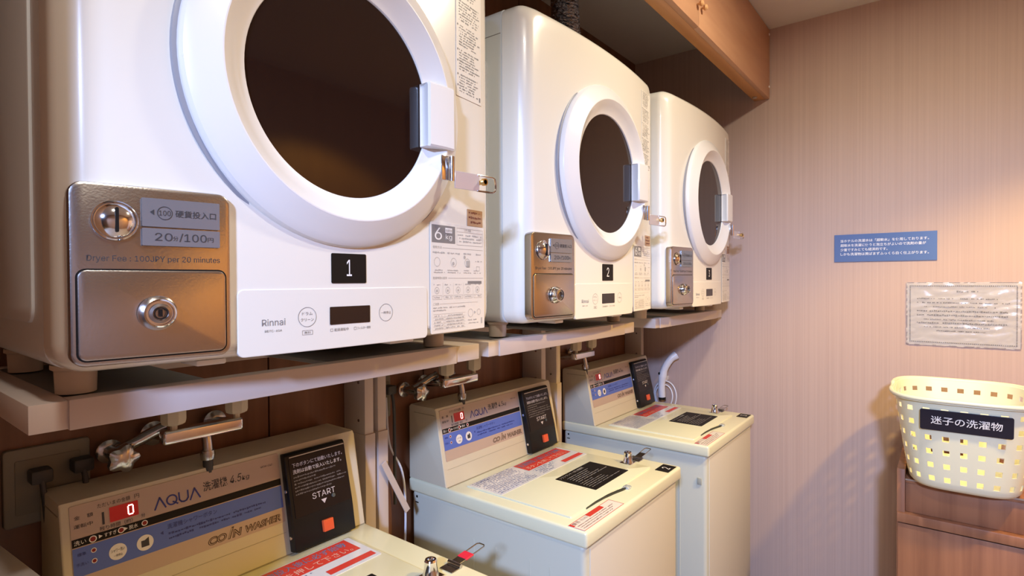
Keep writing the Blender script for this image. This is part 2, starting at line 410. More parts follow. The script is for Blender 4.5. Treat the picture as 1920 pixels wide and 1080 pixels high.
    def gi(bm):
        put_text(bm, '乾燥容量', .1985, .0837, .0165, .0048, fr2, .0017)
        put_text(bm, '上手に乾燥', .2500, .0880, .0200, .0045, fr2, .0013)
        put_frame(bm, .2290, .0630, .3060, .0930, .0005, fr2, .0013); put_rect(bm, .2290, .0860, .3060, .0865, fr2, .0013)
        for z in (.0790, .0735, .0680): dashes(bm, .2320, .3020, z, .0036, fr2, rnd, .0013)
        put_text(bm, '使用方法', .1650, .0545, .0230, .0045, fr2, .0013); put_rect(bm, .1900, .0560, .3060, .0565, fr2, .0013)
        for a, b in ((.1650, .1960), (.2030, .2380), (.2480, .2700), (.2780, .3000)):
            dashes(bm, a, b, .0460, .0036, fr2, rnd, .0013); dashes(bm, a, b, .0130, .0026, fr2, rnd, .0013); dashes(bm, a, b-.006, .0170, .0026, fr2, rnd, .0013)
        for cx in (.1760, .2200, .2590): put_ring(bm, cx, .0320, .0072, .0078, fr2, .0013, 20)
        put_disc(bm, .2190, .0300, .0030, fr2, .0013); put_disc(bm, .2510, .0420, .0030, fr2, .0013); put_rect(bm, .2560, .0240, .2660, .0360, fr2, .0013)
        dashes(bm, .2800, .3040, .0340, .0030, fr2, rnd, .0013); put_frame(bm, .2860, .0180, .2960, .0260, .0005, fr2, .0013)
        put_text(bm, '乾燥時間の目安', .1650, .0030, .0360, .0042, fr2, .0013); put_rect(bm, .2050, .0045, .3060, .0050, fr2, .0013)
        for i in range(5):
            a = .1650+i*.0285; put_ring(bm, a+.010, -.0160, .0052, .0058, fr2, .0013, 16); put_disc(bm, a+.010, -.0165, .0022, fr2, .0013, 10)
            dashes(bm, a+.002, a+.019, -.0075, .0024, fr2, rnd, .0013); put_frame(bm, a-.001, -.0310, a+.023, -.0245, .0004, fr2, .0013); dashes(bm, a+.002, a+.020, -.0290, .0028, fr2, rnd, .0013)
            if i: put_rect(bm, a-.0035, -.0270, a-.0032, -.0030, fr2, .0013)
        put_text(bm, 'ご注意', .1650, -.0405, .0150, .0040, fr2, .0013); put_rect(bm, .1820, -.0390, .2900, -.0386, fr2, .0013)
        dashes(bm, .1650, .2520, -.0465, .0028, fr2, rnd, .0013); dashes(bm, .1650, .1980, -.0510, .0028, fr2, rnd, .0013)
        for j in range(6): put_rect(bm, .1650, -.0560-j*.0052, .2520, -.0557-j*.0052, fr2, .0013)
        put_rect(bm, .1950, -.0820, .1953, -.0557, fr2, .0013)
        for j in range(5): dashes(bm, .1680, .1920, -.0602-j*.0052, .0026, fr2, rnd, .0013); dashes(bm, .1980, .2480, -.0602-j*.0052, .0026, fr2, rnd, .0013)
        put_ring(bm, .2670, -.0300+.0, .0001, .0002, fr2, .0013, 3); put_ring(bm, .2680, -.0460-.012, .0070, .0076, fr2, .0013, 20); put_ring(bm, .2930, -.0570, .0050, .0056, fr2, .0013, 20)
        put_tri(bm, [(.2790, -.0545), (.2790, -.0605), (.2835, -.0575)], fr2, .0013)
        dashes(bm, .2600, .2860, -.0720, .0028, fr2, rnd, .0013); dashes(bm, .2600, .2920, -.0775, .0028, fr2, rnd, .0013); put_rect(bm, .3000, -.0790, .3035, -.0680, fr2, .0013)
    letters('lettering', il, PALEINK, gi)
    bm = bmesh.new(); plate(bm, .2600, .3060, .0990, .1290, .0005, 0, .0010, fr2, n=1); bl = finish('warning_label', bm, LABELB, t)
    def bi(bm):
        dashes(bm, .2640, .2960, .1210, .0042, fr2, rnd, .0013); dashes(bm, .2640, .3020, .1120, .0052, fr2, rnd, .0013, .95); dashes(bm, .2700, .3000, .1040, .0045, fr2, rnd, .0013, .95)
    letters('lettering', bl, mat('brown_ink', (.18, .05, .03), .5), bi)
    fr3 = tangent(.268)
    bm = bmesh.new(); plate(bm, .2310, .3060, .3250, .5450, .001, 0, .0009, fr3, n=1); tl = finish('caution_label', bm, LABELC, t)
    def ti(bm):
        for j in range(44):
            z = .540-j*.0048
            if j in (9, 18, 27, 36): continue
            a = .2350+(.004 if j % 9 else 0); dashes(bm, a, .3020-rnd.random()*.02, z, .0030, fr3, rnd, .0012)
        for j in (10, 19, 28, 32, 37, 41): put_disc(bm, .2350, .5415-j*.0048, .0018, fr3, .0012, 10)
        put_rect(bm, .2985, .3300, .3025, .3380, fr3, .0012)
    letters('lettering', tl, GREYINK, ti)
    return t
def number_plate(t, s):
    bm = bmesh.new(); plate(bm, -.0288, .0288, -.0026, .0392, .002, -.001, .0009, DF, bev=.0003, n=3, fan=3)
    p = finish('number_plate', bm, BLACKP, t)
    w = .0085 if s == '1' else .0120
    letters('lettering', p, WHITEINK, lambda bm: put_text(bm, s, -.0005-w/2, .0075, w, .0230, DF, .0012))

D1, D2, D3 = .479, 1.260, 1.973
dl = ['white tumble dryer with number 1 plate, nearest and largest of the three',
      'white tumble dryer with number 2 plate, middle one on the racks',
      'white tumble dryer with number 3 plate, farthest, beside the end wall']
proto = make_dryer()
dry = [proto, dup(proto), dup(proto)]
for i, (o, y, x) in enumerate(zip(dry, (D1, D2, D3), (0, -.0096, .0068))):
    o.location = (x, y, ZD+(0, .0012, .0022)[i]); o['label'] = dl[i]; o['category'] = 'dryer'; o['group'] = 'coin tumble dryers above the washers'
    o.rotation_euler = (0, 0, R((-.6, .6, .6)[i]))
    number_plate(o, str(i+1))

# ------------------------------------------------------------------ racks under the dryers
def make_rack(xf, y0, y1, zt, label, pa, pb):
    t = thing('dryer_rack', label, 'rack', (0, y0, 0), 'steel racks carrying the dryers')
    w = y1-y0; zb = zt-.031; h = H
    for a, b in ((0, .036), (w-.068, w)):
        box('side_rail', (XB+.012, a, zb+h), (xf-.002, b, zt+h), RACKW, t, bev=.0012)
    box('front_rail', (xf-.024, .034, zb-.0012+h), (xf+.0012, w-.069, zt+.0008+h), RACKW, t, bev=.0007)
    box('rear_rail', (XB+.014, .037, zb+h), (XB+.035, w-.069, zt+h), RACKW, t, bev=.001)
    for a, b in ((.037, .19), (w-.33, w-.069)):
        box('support_plate', (XB+.036, a, zt-.008+h), (xf-.031, b, zt-.0015+h), RACKG, t, bev=.0008, seg=1)
    if pa < -.05: box('wall_bracket', (XB+.004, pa-.004, zb-.016+h), (XB+.034, .04, zb-.001+h), RACKW, t, bev=.001)
    for a in (pa, pb):
        box('post', (XB+.002, a, .9), (-.407, a+.025, zb-(.0165 if a < -.05 else .0005)+h), RACKW, t, bev=.001)
        box('post_sleeve', (XB+.0065, a-.002, 0), (-.403, a+.027, .999), RACKW, t, bev=.0012)
    for a in (pa-.002, pb-.002):
        bm = bmesh.new(); yq = a+.0015
        for z in (1.03, 1.12): 
            tube(bm, [(-.43, yq+.002, z), (-.43, yq-.0008, z)], .0035, 10)
        finish('bolt', bm, CHROMED, t)
    return t
make_rack(-.080, .143, .849, -.1278, 'pale steel rack under the nearest dryer, number 1', .0, .668)
make_rack(-.080, .878, 1.561, -.1278, 'pale steel rack under the middle dryer, number 2', -.029, .655)
make_rack(-.080, 1.719, 2.396, -.1278, 'pale steel rack under the farthest dryer, number 3, by the end wall', -.095, .591)

# ------------------------------------------------------------------ washers
ZL = -.528+H
FB, FT = Vector((-.332, 0, -.528)), Vector((-.372, 0, -.330))
fu = (FT-FB).normalized(); fn = Vector((fu.z, 0, -fu.x))
def CF(u, v, h): p = FB+fu*v+fn*h; return Vector((p.x, u, p.z+H))       # console face: u across, v up the slope
def LF(u, v, h): return Vector((-v, u, ZL+h))                          # lid top: u across, v towards the wall
def make_washer():
    t = thing('coin_washer', 'x', 'washer')
    box('body', (-.470, .008, .03), (.068, .518, ZL-.034), CREAMS, t, bev=.012, seg=3)
    box('front_panel', (.0665, .030, .05), (.0700, .500, ZL-.046), CREAMF, t, bev=.0015)
    for y in (.05, .45):
        for x in (-.41, .0):
            bm = bmesh.new(); lathe(bm, [(.024, 0), (.024, .012), (.016, .016), (.016, .032)], lambda u, v, h, a=x, b=y+.01: Vector((a+u, b+v, h)), 18, True, True)
            finish('foot', bm, BLACK, t, smooth=35)
    box('top_cover', (-.474, 0, ZL-.036), (.078, .526, ZL), CREAM, t, bev=.007, seg=3)
    # side details
    for y, sg in ((.008, -1),):
        for x in (-.245, -.175, -.075, -.02):
            box('side_rib', (x-.0012, y-.0014, .10), (x+.0012, y+.001, ZL-.105), CREAMS, t, bev=.0006, seg=1)
        box('side_socket', (.038, y-.003, ZL-.130), (.052, y+.001, ZL-.108), mat('socket_grey', (.42, .42, .34), .5), t, bev=.001)
        box('side_hole', (-.452, y-.0006, ZL-.052), (-.446, y+.001, ZL-.046), BLACKP, t); box('side_hole', (-.455, y-.0006, ZL-.066), (-.443, y+.001, ZL-.063), BLACKP, t)
    # console
    bm = bmesh.new(); prof = [(-.472, ZL-.0005), (-.332, ZL-.0005), (-.3706, H-.338), (-.3725, H-.3315), (-.381, H-.330), (-.466, H-.330), (-.472, H-.336)]
    prism(bm, prof, .002, .524); bmesh.ops.bevel(bm, geom=[e for e in bm.edges if abs(e.verts[0].co.y-e.verts[1].co.y) < 1e-6], offset=.003, segments=2, profile=.5, affect='EDGES')
    con = finish('console', bm, CREAM2, t, smooth=30)
    box('seam', (-.452, .0012, ZL+.178), (-.374, .0022, ZL+.1795), mat('cream_seam', (.36, .32, .22), .6), con)
    box('seam', (-.40, .005, ZL-.0001), (-.3285, .5215, ZL+.0011), mat('cream_seam', (.36, .32, .22), .6), con)
    bm = bmesh.new(); plate(bm, .014, .345, .063, .194, .002, -.002, .0009, CF, n=2); sk = finish('control_sticker', bm, PANELPINK, t)
    bm = bmesh.new(); put_rect(bm, .0145, .1335, .3445, .1455, CF, .0012); finish('black_band', bm, BLACKP, sk)
    bm = bmesh.new(); put_rect(bm, .0145, .0905, .3445, .1320, CF, .0012); finish('blue_band', bm, BLUE, sk)
    bm = bmesh.new(); put_rect(bm, .0145, .0425, .3445, .0431, CF, .0006); finish('seam', bm, mat('cream_seam', (.36, .32, .22), .6), con)
    bm = bmesh.new(); plate(bm, .0640, .1030, .1555, .1780, .0008, 0, .0018, CF, n=1); ds = finish('display_window', bm, LEDOFF, t)
    def dig(bm):
        u0, v0, w, h, k = .0880, .1590, .0085, .0155, .0017; s = .0012
        for a in ((u0, v0+k, u0+k, v0+h-k), (u0+w-k, v0+k, u0+w, v0+h-k), (u0+k*.7, v0, u0+w-k*.7, v0+k), (u0+k*.7, v0+h-k, u0+w-k*.7, v0+h)): put_rect(bm, *a, CF, .0022)
    letters('display_digit', ds, LEDON, dig)
    rnd = random.Random(5)
    def ki(bm):
        put_text(bm, 'ただいまの金額', .0490, .1815, .0440, .0068, CF, .0013); put_text(bm, '円', .0990, .1815, .0068, .0066, CF, .0013)
        put_text(bm, '金　額', .0190, .1725, .0240, .0060, CF, .0013); put_text(bm, '運転中', .0180, .1600, .0240, .0060, CF, .0013)
        put_text(bm, '残り時間（約）', .0500, .1465, .0440, .0068, CF, .0013); put_text(bm, '分', .1060, .1490, .0060, .0062, CF, .0013)
        put_rect(bm, .0540, .1555, .0570, .1740, CF, .0013)
        put_text(bm, '洗濯機', .2030, .1610, .0420, .0165, CF, .0013, .022); put_text(bm, '4.5', .2490, .1620, .0200, .0135, CF, .0013, .015, .2)
        put_text(bm, 'kg', .2710, .1605, .0130, .0100, CF, .0013, .015, .2); put_text(bm, 'MCW-C45', .3080, .1740, .0230, .0035, CF, .0013, 0, .2)
    letters('lettering', sk, INK, ki)
    def ka(bm):
        L = lambda pts: tube_strip(bm, pts, .0025)
        L([(.1265, .1545), (.1345, .1720), (.1425, .1545)]); put_ring(bm, .1525, .1633, .0063, .0088, CF, .0013, 28); L([(.1540, .1600), (.1610, .1550)])
        L([(.1640, .1715), (.1640, .1600), (.1670, .1560), (.1710, .1550), (.1750, .1560), (.1780, .1600), (.1780, .1715)]); L([(.1810, .1545), (.1890, .1720), (.1970, .1545)])
    def tube_strip(bm, pts, w):
        for (a, b), (c, d) in zip(pts, pts[1:]):
            l = math.hypot(c-a, d-b); nx, ny = -(d-b)/l*w/2, (c-a)/l*w/2; ex, ey = (c-a)/l*w*.3, (d-b)/l*w*.3
            bm.faces.new([bm.verts.new(CF(p, q, .0013)) for p, q in ((a-ex+nx, b-ey+ny), (c+ex+nx, d+ey+ny), (c+ex-nx, d+ey-ny), (a-ex-nx, b-ey-ny))])
    letters('logo', sk, BLUEINK, ka)
    def kb(bm):
        put_text(bm, '洗濯機シャワーボタン', .1420, .1180, .0800, .0085, CF, .0016); put_tri(bm, [(.1310, .1150), (.1355, .1180), (.1355, .1120)], CF, .0016)
        dashes(bm, .1430, .3100, .1085, .0042, CF, rnd, .0016, .9); dashes(bm, .1430, .3000, .1015, .0042, CF, rnd, .0016, .9)
        put_text(bm, '標準', .0200, .1195, .0110, .0048, CF, .0016); put_text(bm, '予洗い', .0180, .1055, .0150, .0048, CF, .0016)
    letters('lettering', sk, BLUEINK, kb)
    def kw(bm):
        put_text(bm, '洗い', .0170, .1360, .0150, .0070, CF, .0015); put_text(bm, 'すすぎ', .0550, .1365, .0165, .0062, CF, .0015); put_text(bm, '脱水', .0880, .1362, .0125, .0068, CF, .0015)
        for u in (.0480, .0815): put_tri(bm, [(u, .1370), (u+.0050, .1395), (u, .1425)], CF, .0015)
        for u, v, r in ((.0405, .1390, .0050), (.0775, .1395, .0046), (.1100, .1395, .0044), (.0405, .1225, .0036), (.0405, .1070, .0036)): put_ring(bm, u, v, r*.72, r, CF, .0017, 20)
        for u in (.0710, .1085): put_disc(bm, u, .1090, .0120, CF, .0016, 32)
    letters('white_print', sk, WHITEINK, kw)
    def kr(bm):
        for u, v, r in ((.0405, .1390, .0050), (.0775, .1395, .0046), (.1100, .1395, .0044), (.0405, .1225, .0036), (.0405, .1070, .0036)): put_disc(bm, u, v, r*.7, CF, .0017, 16)
    letters('indicator_dots', sk, LEDRED, kr)
    def kk(bm):
        put_text(bm, 'シャワー洗い', .0620, .1090, .0180, .0055, CF, .0019); put_text(bm, '一時停止', .0650, .1020, .0120, .0040, CF, .0019)
        put_rect(bm, .1030, .1030, .1140, .1130, CF, .0019); put_tri(bm, [(.1080, .1130), (.1140, .1130), (.1140, .1165)], CF, .0019)
    letters('button_print', sk, INK, kk)
    def cw(bm):                                            # outlined slanted words
        put_text(bm, 'CO', .2010, .0680, .0320, .0135, CF, .0013, .055, .25); put_text(bm, 'I', .2360, .0680, .0040, .0190, CF, .0013, .05, .45); put_text(bm, 'N', .2440, .0680, .0150, .0135, CF, .0013, .055, .25)
        put_text(bm, 'WASHER', .2650, .0680, .0720, .0130, CF, .0013, .055, .25)
    letters('lettering', sk, mat('brown_outline', (.07, .035, .02), .5), cw)
    def cw2(bm):
        put_text(bm, 'CO', .2022, .0690, .0296, .0113, CF, .0016, -.012, .25); put_text(bm, 'I', .2366, .0692, .0022, .0160, CF, .0016, 0, .45); put_text(bm, 'N', .2452, .0690, .0126, .0113, CF, .0016, -.012, .25)
        put_text(bm, 'WASHER', .2662, .0690, .0696, .0108, CF, .0016, -.012, .25)
    letters('lettering', sk, mat('console_word_fill', (.46, .34, .25), .5), cw2)
    # start box
    bm = bmesh.new()
    pr = [(0, .003), (.020, .003), (.020, .062), (.016, .185), (.012, .190), (0, .190)]
    ring_loft(bm, [[CF(u, v, h) for h, v in pr] for u in (.349, .486)], True, True)
    bmesh.ops.bevel(bm, geom=bm.edges[:], offset=.0018, segments=2, profile=.5, affect='EDGES')
    sb = finish('start_box', bm, BLACK, t, smooth=30)
    def SF(u, v, h): k = (v-.062)/(.185-.062); return CF(u, v, .020-.004*k+h)
    bm = bmesh.new(); plate(bm, .3560, .4835, .0650, .1790, .0015, -.001, .0012, SF, bev=.0005, n=2); pl = finish('notice_plate', bm, mat('dark_notice', (.012, .007, .006), .35, spec=.3), sb)
    bm = bmesh.new(); put_rect(bm, .358, .1800, .4830, .1820, SF, .0014); finish('label_edge', bm, mat('pale_edge', (.6, .52, .42), .4), sb)
    def si(bm):
        put_text(bm, '下のボタンにて始動いたします。', .3620, .1600, .1140, .0085, SF, .0016, .005); put_text(bm, '洗剤は自動で投入いたします。', .3620, .1475, .1100, .0085, SF, .0016, .005)
        put_text(bm, 'START', .3960, .0900, .0520, .0115, SF, .0016, .01); put_tri(bm, [(.4140, .0845), (.4270, .0845), (.4205, .0755)], SF, .0016)
    letters('lettering', pl, mat('pale_print', (.66, .60, .58), .5), si)
    def sj(bm):
        for k, w in enumerate((.095, .048, .105, .118, .112, .080)): dashes(bm, .3620, .3620+w, .1395-k*.0066, .0038, SF, rnd, .0016, .95)
    letters('small_print', pl, mat('faint_print', (.17, .15, .14), .5), sj)
    bm = bmesh.new(); plate(bm, .4100, .4330, .0215, .0440, .0015, .018, .0265, CF, bev=.0015, n=3); finish('start_button', bm, ORANGE, sb, smooth=30)
    bm = bmesh.new(); lathe(bm, [(.0042, 0), (.0040, .002), (.002, .0032)], lambda u, v, h: SF(.4425+u, .0850+v, h+.001), 14); 
    finish('indicator', bm, mat('dim_lamp', (.08, .09, .08), .15), sb, smooth=35)
    for v in (.118, .030):
        bm = bmesh.new(); f4 = lambda u, w, h, v=v: CF(.349-h, v+w, .008+u); lathe(bm, [(.0038, 0), (.0034, .0016), (.001, .0022)], f4, 12, True); finish('screw', bm, CHROME, sb, smooth=35)
    # sink lid
    bm = bmesh.new(); plate(bm, .0415, .4600, -.0150, .3000, .004, -.001, .0042, LF, bev=.0025, n=4); lid = finish('lid', bm, CREAM, t, smooth=35)
    bm = bmesh.new()                                       # finger slot under the front lip of the lid
    P = [(.105, -.0160), (.150, -.0165), (.185, -.0185), (.225, -.0240), (.262, -.0315), (.277, -.0325), (.277, -.0300), (.245, -.0225), (.205, -.0165), (.150, -.0140)]
    vs = [bm.verts.new(LF(u, v, .0046)) for u, v in P]; vs2 = [bm.verts.new(LF(u, v, -.001)) for u, v in P]
    bm.faces.new(vs); [bm.faces.new((vs[i], vs[(i+1) % 10], vs2[(i+1) % 10], vs2[i])) for i in range(10)]
    finish('finger_slot', bm, mat('slot_dark', (.03, .03, .02), .5), lid)
    bm = bmesh.new(); plate(bm, .272, .292, -.040, -.022, .005, .0, .006, LF, bev=.002, n=4); finish('lid_catch', bm, CLEAR, lid, smooth=30)
    # stickers on the lid
    zt = .0042
    def sticker(nm, u0, u1, v0, v1, m, h=.0006, base=zt):
        bm = bmesh.new(); plate(bm, u0, u1, v0, v1, .0015, base-.001, base+h, LF, n=1); return finish(nm, bm, m, t)
    s1 = sticker('notice_sticker', .213, .394, .020, .142, BLACKP)
    def l1(bm):
        put_text(bm, 'ソフトランナーの使用説明', .2200, .1270, .1150, .0090, LF, zt+.0009, .006)
        for k, w in enumerate((.105, .090, .085, .120, .150)): dashes(bm, .2330, .2330+w, .1150-k*.0085, .0030, LF, rnd, zt+.0009, .95)
        for k, w in enumerate((.060, .095, .095, .100, .150)): dashes(bm, .2250, .2250+w, .0700-k*.0085, .0026, LF, rnd, zt+.0009, .95)
    letters('lettering', s1, mat('dull_print', (.42, .40, .40), .5), l1)
    s2 = sticker('guide_sticker', .0450, .4520, .186, .293, LABELW)
    bm = bmesh.new(); put_rect(bm, .2240, .2350, .4400, .2910, LF, zt+.0009); put_rect(bm, .3460, .1950, .4460, .2120, LF, zt+.0009); finish('red_band', bm, REDLAB, s2)
    def l2(bm):
        put_text(bm, 'ボタンを押して下さい。', .2330, .2400, .1950, .0180, LF, zt+.0012, .012)
    letters('lettering', s2, mat('pink_print', (.72, .38, .30), .5), l2)
    def l3(bm):
        put_text(bm, '洗濯物投入後に必ず始動', .2300, .2640, .2000, .0210, LF, zt+.0012, .015)
        for k in range(5): dashes(bm, .2350, .3300-.01*k, .2260-k*.008, .0048, LF, rnd, zt+.0009, .85)
        for k in range(13): dashes(bm, .0520, .2100-rnd.random()*.02, .2870-k*.0078, .0046, LF, rnd, zt+.0009, .85)
        put_text(bm, 'ご使用方法', .0600, .2800, .0500, .0075, LF, zt+.0009, .01)
    letters('lettering', s2, mat('blue_grey_ink', (.17, .19, .32), .5), l3)
    bm = bmesh.new(); plate(bm, .0060, .1870, -.0705, -.0290, .001, -.001, .0006, LF, n=1); s3 = finish('warning_sticker', bm, LABELC, t)
    bm = bmesh.new(); put_frame(bm, .0060, -.0705, .1870, -.0290, .0014, LF, .0009); put_rect(bm, .0060, -.0430, .0140, -.0290, LF, .0010); put_rect(bm, .0750, -.0430, .1400, -.0290, LF, .0010)
    finish('red_border', bm, REDLAB, s3)
    def l4(bm):
        put_text(bm, '警告', .0150, -.0410, .0250, .0095, LF, .0010)
        put_text(bm, '手を入れない', .0450, -.0410, .0280, .0080, LF, .0010)
        for k in range(3): dashes(bm, .0150, .1700-.012*k, -.0500-k*.0070, .0030, LF, rnd, .0010, .9)
    letters('lettering', s3, mat('dark_red_ink', (.25, .07, .05), .5), l4)
    # clasp: a domed lock post on the lid and a hasp hinged on the rim
    bm = bmesh.new(); bmbox(bm, (-.067, .433, ZL+.004), (-.033, .469, ZL+.0065), .0008, 1); lp = finish('lock_plate', bm, CHROME, t, smooth=35)
    bm = bmesh.new(); lathe(bm, [(.0150, .0), (.0145, .004), (.0125, .009), (.0110, .022), (.0114, .0270), (.0098, .0300), (.0066, .0300), (.0060, .0270)], lambda u, v, h: Vector((-.050+u, .451+v, ZL+.006+h)), 22)
    finish('lock_post', bm, CHROME, lp, smooth=30)
    bm = bmesh.new(); bmbox(bm, (-.064, .486, ZL), (-.032, .510, ZL+.0022), .0008, 1); hp = finish('hasp_plate', bm, CHROMED, t, smooth=35)
    bm = bmesh.new(); tube(bm, [(-.064, .510, ZL+.004), (-.032, .510, ZL+.004)], .0040, 12); finish('hinge_barrel', bm, CHROMED, hp, smooth=35)
    return t
def washer_extra(t, s, tape=False, tilt=14):
    bm = bmesh.new(); plate(bm, .4520, .5120, -.0695, -.0305, .0015, -.001, .0008, LF, n=2)
    p = finish('number_plate', bm, BLACKP, t)
    letters('lettering', p, WHITEINK, lambda bm: put_text(bm, s, .4760 if s != '1' else .4785, -.0620, .0120 if s != '1' else .007, .0230, LF, .0012))
    c, sn = math.cos(R(tilt)), math.sin(R(tilt))
    def hf(y, x, h=0): return Vector((x, .510+y*c-h*sn, ZL+.0055+y*sn+h*c))
    bm = bmesh.new(); b2 = bmesh.new(); bmbox(b2, (-.0585, 0, -.0008), (-.0375, .036, .0008), .0004, 1); merge(bm, b2, lambda q: hf(q.y, q.x, q.z)); st = finish('hasp_strap', bm, CHROMED, t, smooth=35)
    bm = bmesh.new(); tube(bm, [hf(y, x) for y, x in ((.034, -.0575), (.072, -.0575), (.076, -.054), (.076, -.042), (.072, -.0385), (.034, -.0385))], .0013, 8); finish('hasp_loop', bm, CHROMED, st, smooth=40)
    if tape:
        bm = bmesh.new(); b2 = bmesh.new(); bmbox(b2, (-.0600, .019, -.0018), (-.0360, .040, .0018), .0010, 1); merge(bm, b2, lambda q: hf(q.y, q.x, q.z)); finish('red_tape', bm, REDTAPE, st, smooth=35)
W1, W2, W3 = .229, 1.002, 1.760
wl = ['cream coin washer with number 1 plate and red tape on its hasp, nearest one',
      'cream coin washer with number 2 plate, middle of the row',
      'cream coin washer with number 3 plate, farthest, beside the end wall']
pw = make_washer(); ws = [pw, dup(pw), dup(pw)]
for i, (o, y) in enumerate(zip(ws, (W1, W2, W3))):
    o.location = (0, y, 0); o['label'] = wl[i]; o['category'] = 'washer'; o['group'] = 'coin washers under the dryers'
    washer_extra(o, str(i+1), i == 0, (5, 6, 2)[i])

# ------------------------------------------------------------------ faucets, outlets and cables behind the washers
def make_faucet():
    t = thing('wall_faucet', 'x', 'faucet')
    bm = bmesh.new(); b2 = bmesh.new(); bmbox(b2, (-.012, -.068, -.012), (.012, .068, .012), .005, 3); merge(bm, b2); finish('mixer_bar', bm, CHROME, t, smooth=40)
    for y in (-.048, .060):
        bm = bmesh.new(); tube(bm, [(-.085, y, -.010), (0, y, 0)], .010, 14); finish('wall_arm', bm, CHROMED, t, smooth=40)
        bm = bmesh.new(); lathe(bm, [(.022, 0), (.022, .004), (.012, .010)], lambda u, v, h, y=y: Vector((-.093+h, y+u, -.010+v)), 20, True); finish('wall_flange', bm, CHROMED, t, smooth=35)
        bm = bmesh.new(); lathe(bm, [(.006, .010), (.006, .022), (.014, .020), (.019, .023), (.0205, .028), (.0205, .062), (.019, .066)], lambda u, v, h, y=y: Vector((u, y+v, h)), 8, True); finish('knob', bm, mat('knob_ivory', (.62, .54, .40), .45), t, smooth=30)
    bm = bmesh.new(); tube(bm, smoothpts([(0, .005, -.008), (.004, .005, -.022), (.006, .005, -.034), (.006, .005, -.044)]), .0085, 14); finish('spout', bm, CHROMED, t, smooth=40)
    bm = bmesh.new(); lathe(bm, [(.0115, -.052), (.0125, -.044), (.0115, -.036)], lambda u, v, h: Vector((.006+u, .005+v, h)), 12, True); finish('coupling', bm, CHROMED, t, smooth=35)
    bm = bmesh.new(); tube(bm, smoothpts([(.006, .005, -.052), (.006, .006, -.09), (-.02, .02, -.16), (-.045, .02, -.24)]), .0085, 12); finish('hose', bm, CABLE, t, smooth=40)
    return t
def make_valve():
    t = thing('stop_valve', 'x', 'valve')
    bm = bmesh.new(); tube(bm, [(-.062, 0, 0), (-.006, 0, 0)], .011, 14); finish('valve_body', bm, CHROMED, t, smooth=40)
    bm = bmesh.new(); lathe(bm, [(.020, -.066), (.020, -.060), (.013, -.056)], lambda u, v, h: Vector((h, u, v)), 18, True); finish('wall_flange', bm, CHROMED, t, smooth=35)
    bm = bmesh.new(); ring_loft(bm, [[Vector((-.006+h, (r+.003*math.cos(5*a))*math.cos(a), (r+.003*math.cos(5*a))*math.sin(a))) for a in [2*math.pi*i/30 for i in range(30)]] for r, h in ((.012, 0), (.021, .004), (.021, .016), (.012, .021))], True, True)
    finish('handwheel', bm, CHROMED, t, smooth=40)
    bm = bmesh.new(); tube(bm, smoothpts([(-.03, .004, .006), (-.022, .030, .018), (-.018, .052, .028), (-.012, .072, .036)]), .010, 12); finish('elbow', bm, CHROMED, t, smooth=40)
    return t
fp = make_faucet(); vp = make_valve()
F = [(fp, .442, -.266), (dup(fp), 1.108, -.272), (dup(fp), 1.768, -.274)]
fl_ = ['chrome twin-knob wall faucet above the nearest washer console', 'chrome twin-knob wall faucet above the middle washer console', 'chrome twin-knob wall faucet above the farthest washer console']
for (o, y, z), l in zip(F, fl_): o.location = (-.385, y, z+H); o['label'] = l; o['group'] = 'wall faucets behind the washers'
V = [(vp, .325, -.292, 'dark chrome stop valve left of the nearest faucet'), (dup(vp), .990, -.290, 'chrome stop valve left of the middle faucet')]
for o, y, z, l in V: o.location = (-.412, y, z+H); o['label'] = l; o['group'] = 'stop valves beside the faucets'

def outlet(y0, y1, z0, z1, label, plugs):
    t = thing('wall_outlet', label, 'outlet', (XB, (y0+y1)/2, (z0+z1)/2+H), 'wall outlets behind the washers')
    w, h = (y1-y0)/2, (z1-z0)/2
    f5 = lambda u, v, hh: Vector((hh, u, v))
    bm = bmesh.new(); plate(bm, -w, w, -h, h, .006, 0, .009, f5, bev=.003); finish('cover_plate', bm, GASKET, t, smooth=35)
    bm = bmesh.new(); plate(bm, -w*.75, w*.75, -h*.7, h*.7, .003, .008, .0105, f5, bev=.0008); finish('socket_insert', bm, mat('socket_insert', (.20, .18, .13), .5), t, smooth=35)
    for a, b in plugs:
        bm = bmesh.new(); bmbox(bm, (.0105, a-.014, b-.011), (.040, a+.014, b+.011), .004, 2); pg = finish('plug', bm, CABLE, t, smooth=35)
        bm = bmesh.new(); tube(bm, smoothpts([(.036, a, b-.006), (.040, a+.003, b-.05), (.030, a+.012, b-.16), (.028, a+.014, b-.30)]), .0042, 10); finish('cable', bm, CABLE, pg, smooth=40)
outlet(.188, .300, -.385, -.262, 'double wall outlet with dark plugs left of the nearest washer console', ((-.014, .018), (.040, .022)))
outlet(.905, .950, -.355, -.245, 'narrow wall outlet with one dark plug behind the rack posts', ((.004, .020),))
# waste hoses and braces in the gaps
def cable(name, pts, r, m, label, cat, k=8):
    bm = bmesh.new(); tube(bm, smoothpts(pts, k), r, 10); return tag(finish(name, bm, m, None, None, 40), label, cat)
cable('power_cable', [(-.470, .925, H-.30), (-.466, .932, H-.42), (-.452, .962, H-.50), (-.452, .972, H-.62), (-.45, .96, H-.8)], .003, CABLEW, 'thin pale cable hanging in the gap beside the middle washer', 'cable')
bm = bmesh.new()
b2 = bmesh.new(); bmbox(b2, (-.0015, -.080, -.008), (.0015, .080, .008), .0005, 1); rm = Matrix.Rotation(R(-62), 4, 'X')
merge(bm, b2, lambda q: rm @ q + Vector((-.396, .893, H-.506)))
tag(finish('rack_brace', bm, RACKW, None, None), 'slanted pale metal brace in the gap left of the middle washer', 'brace')

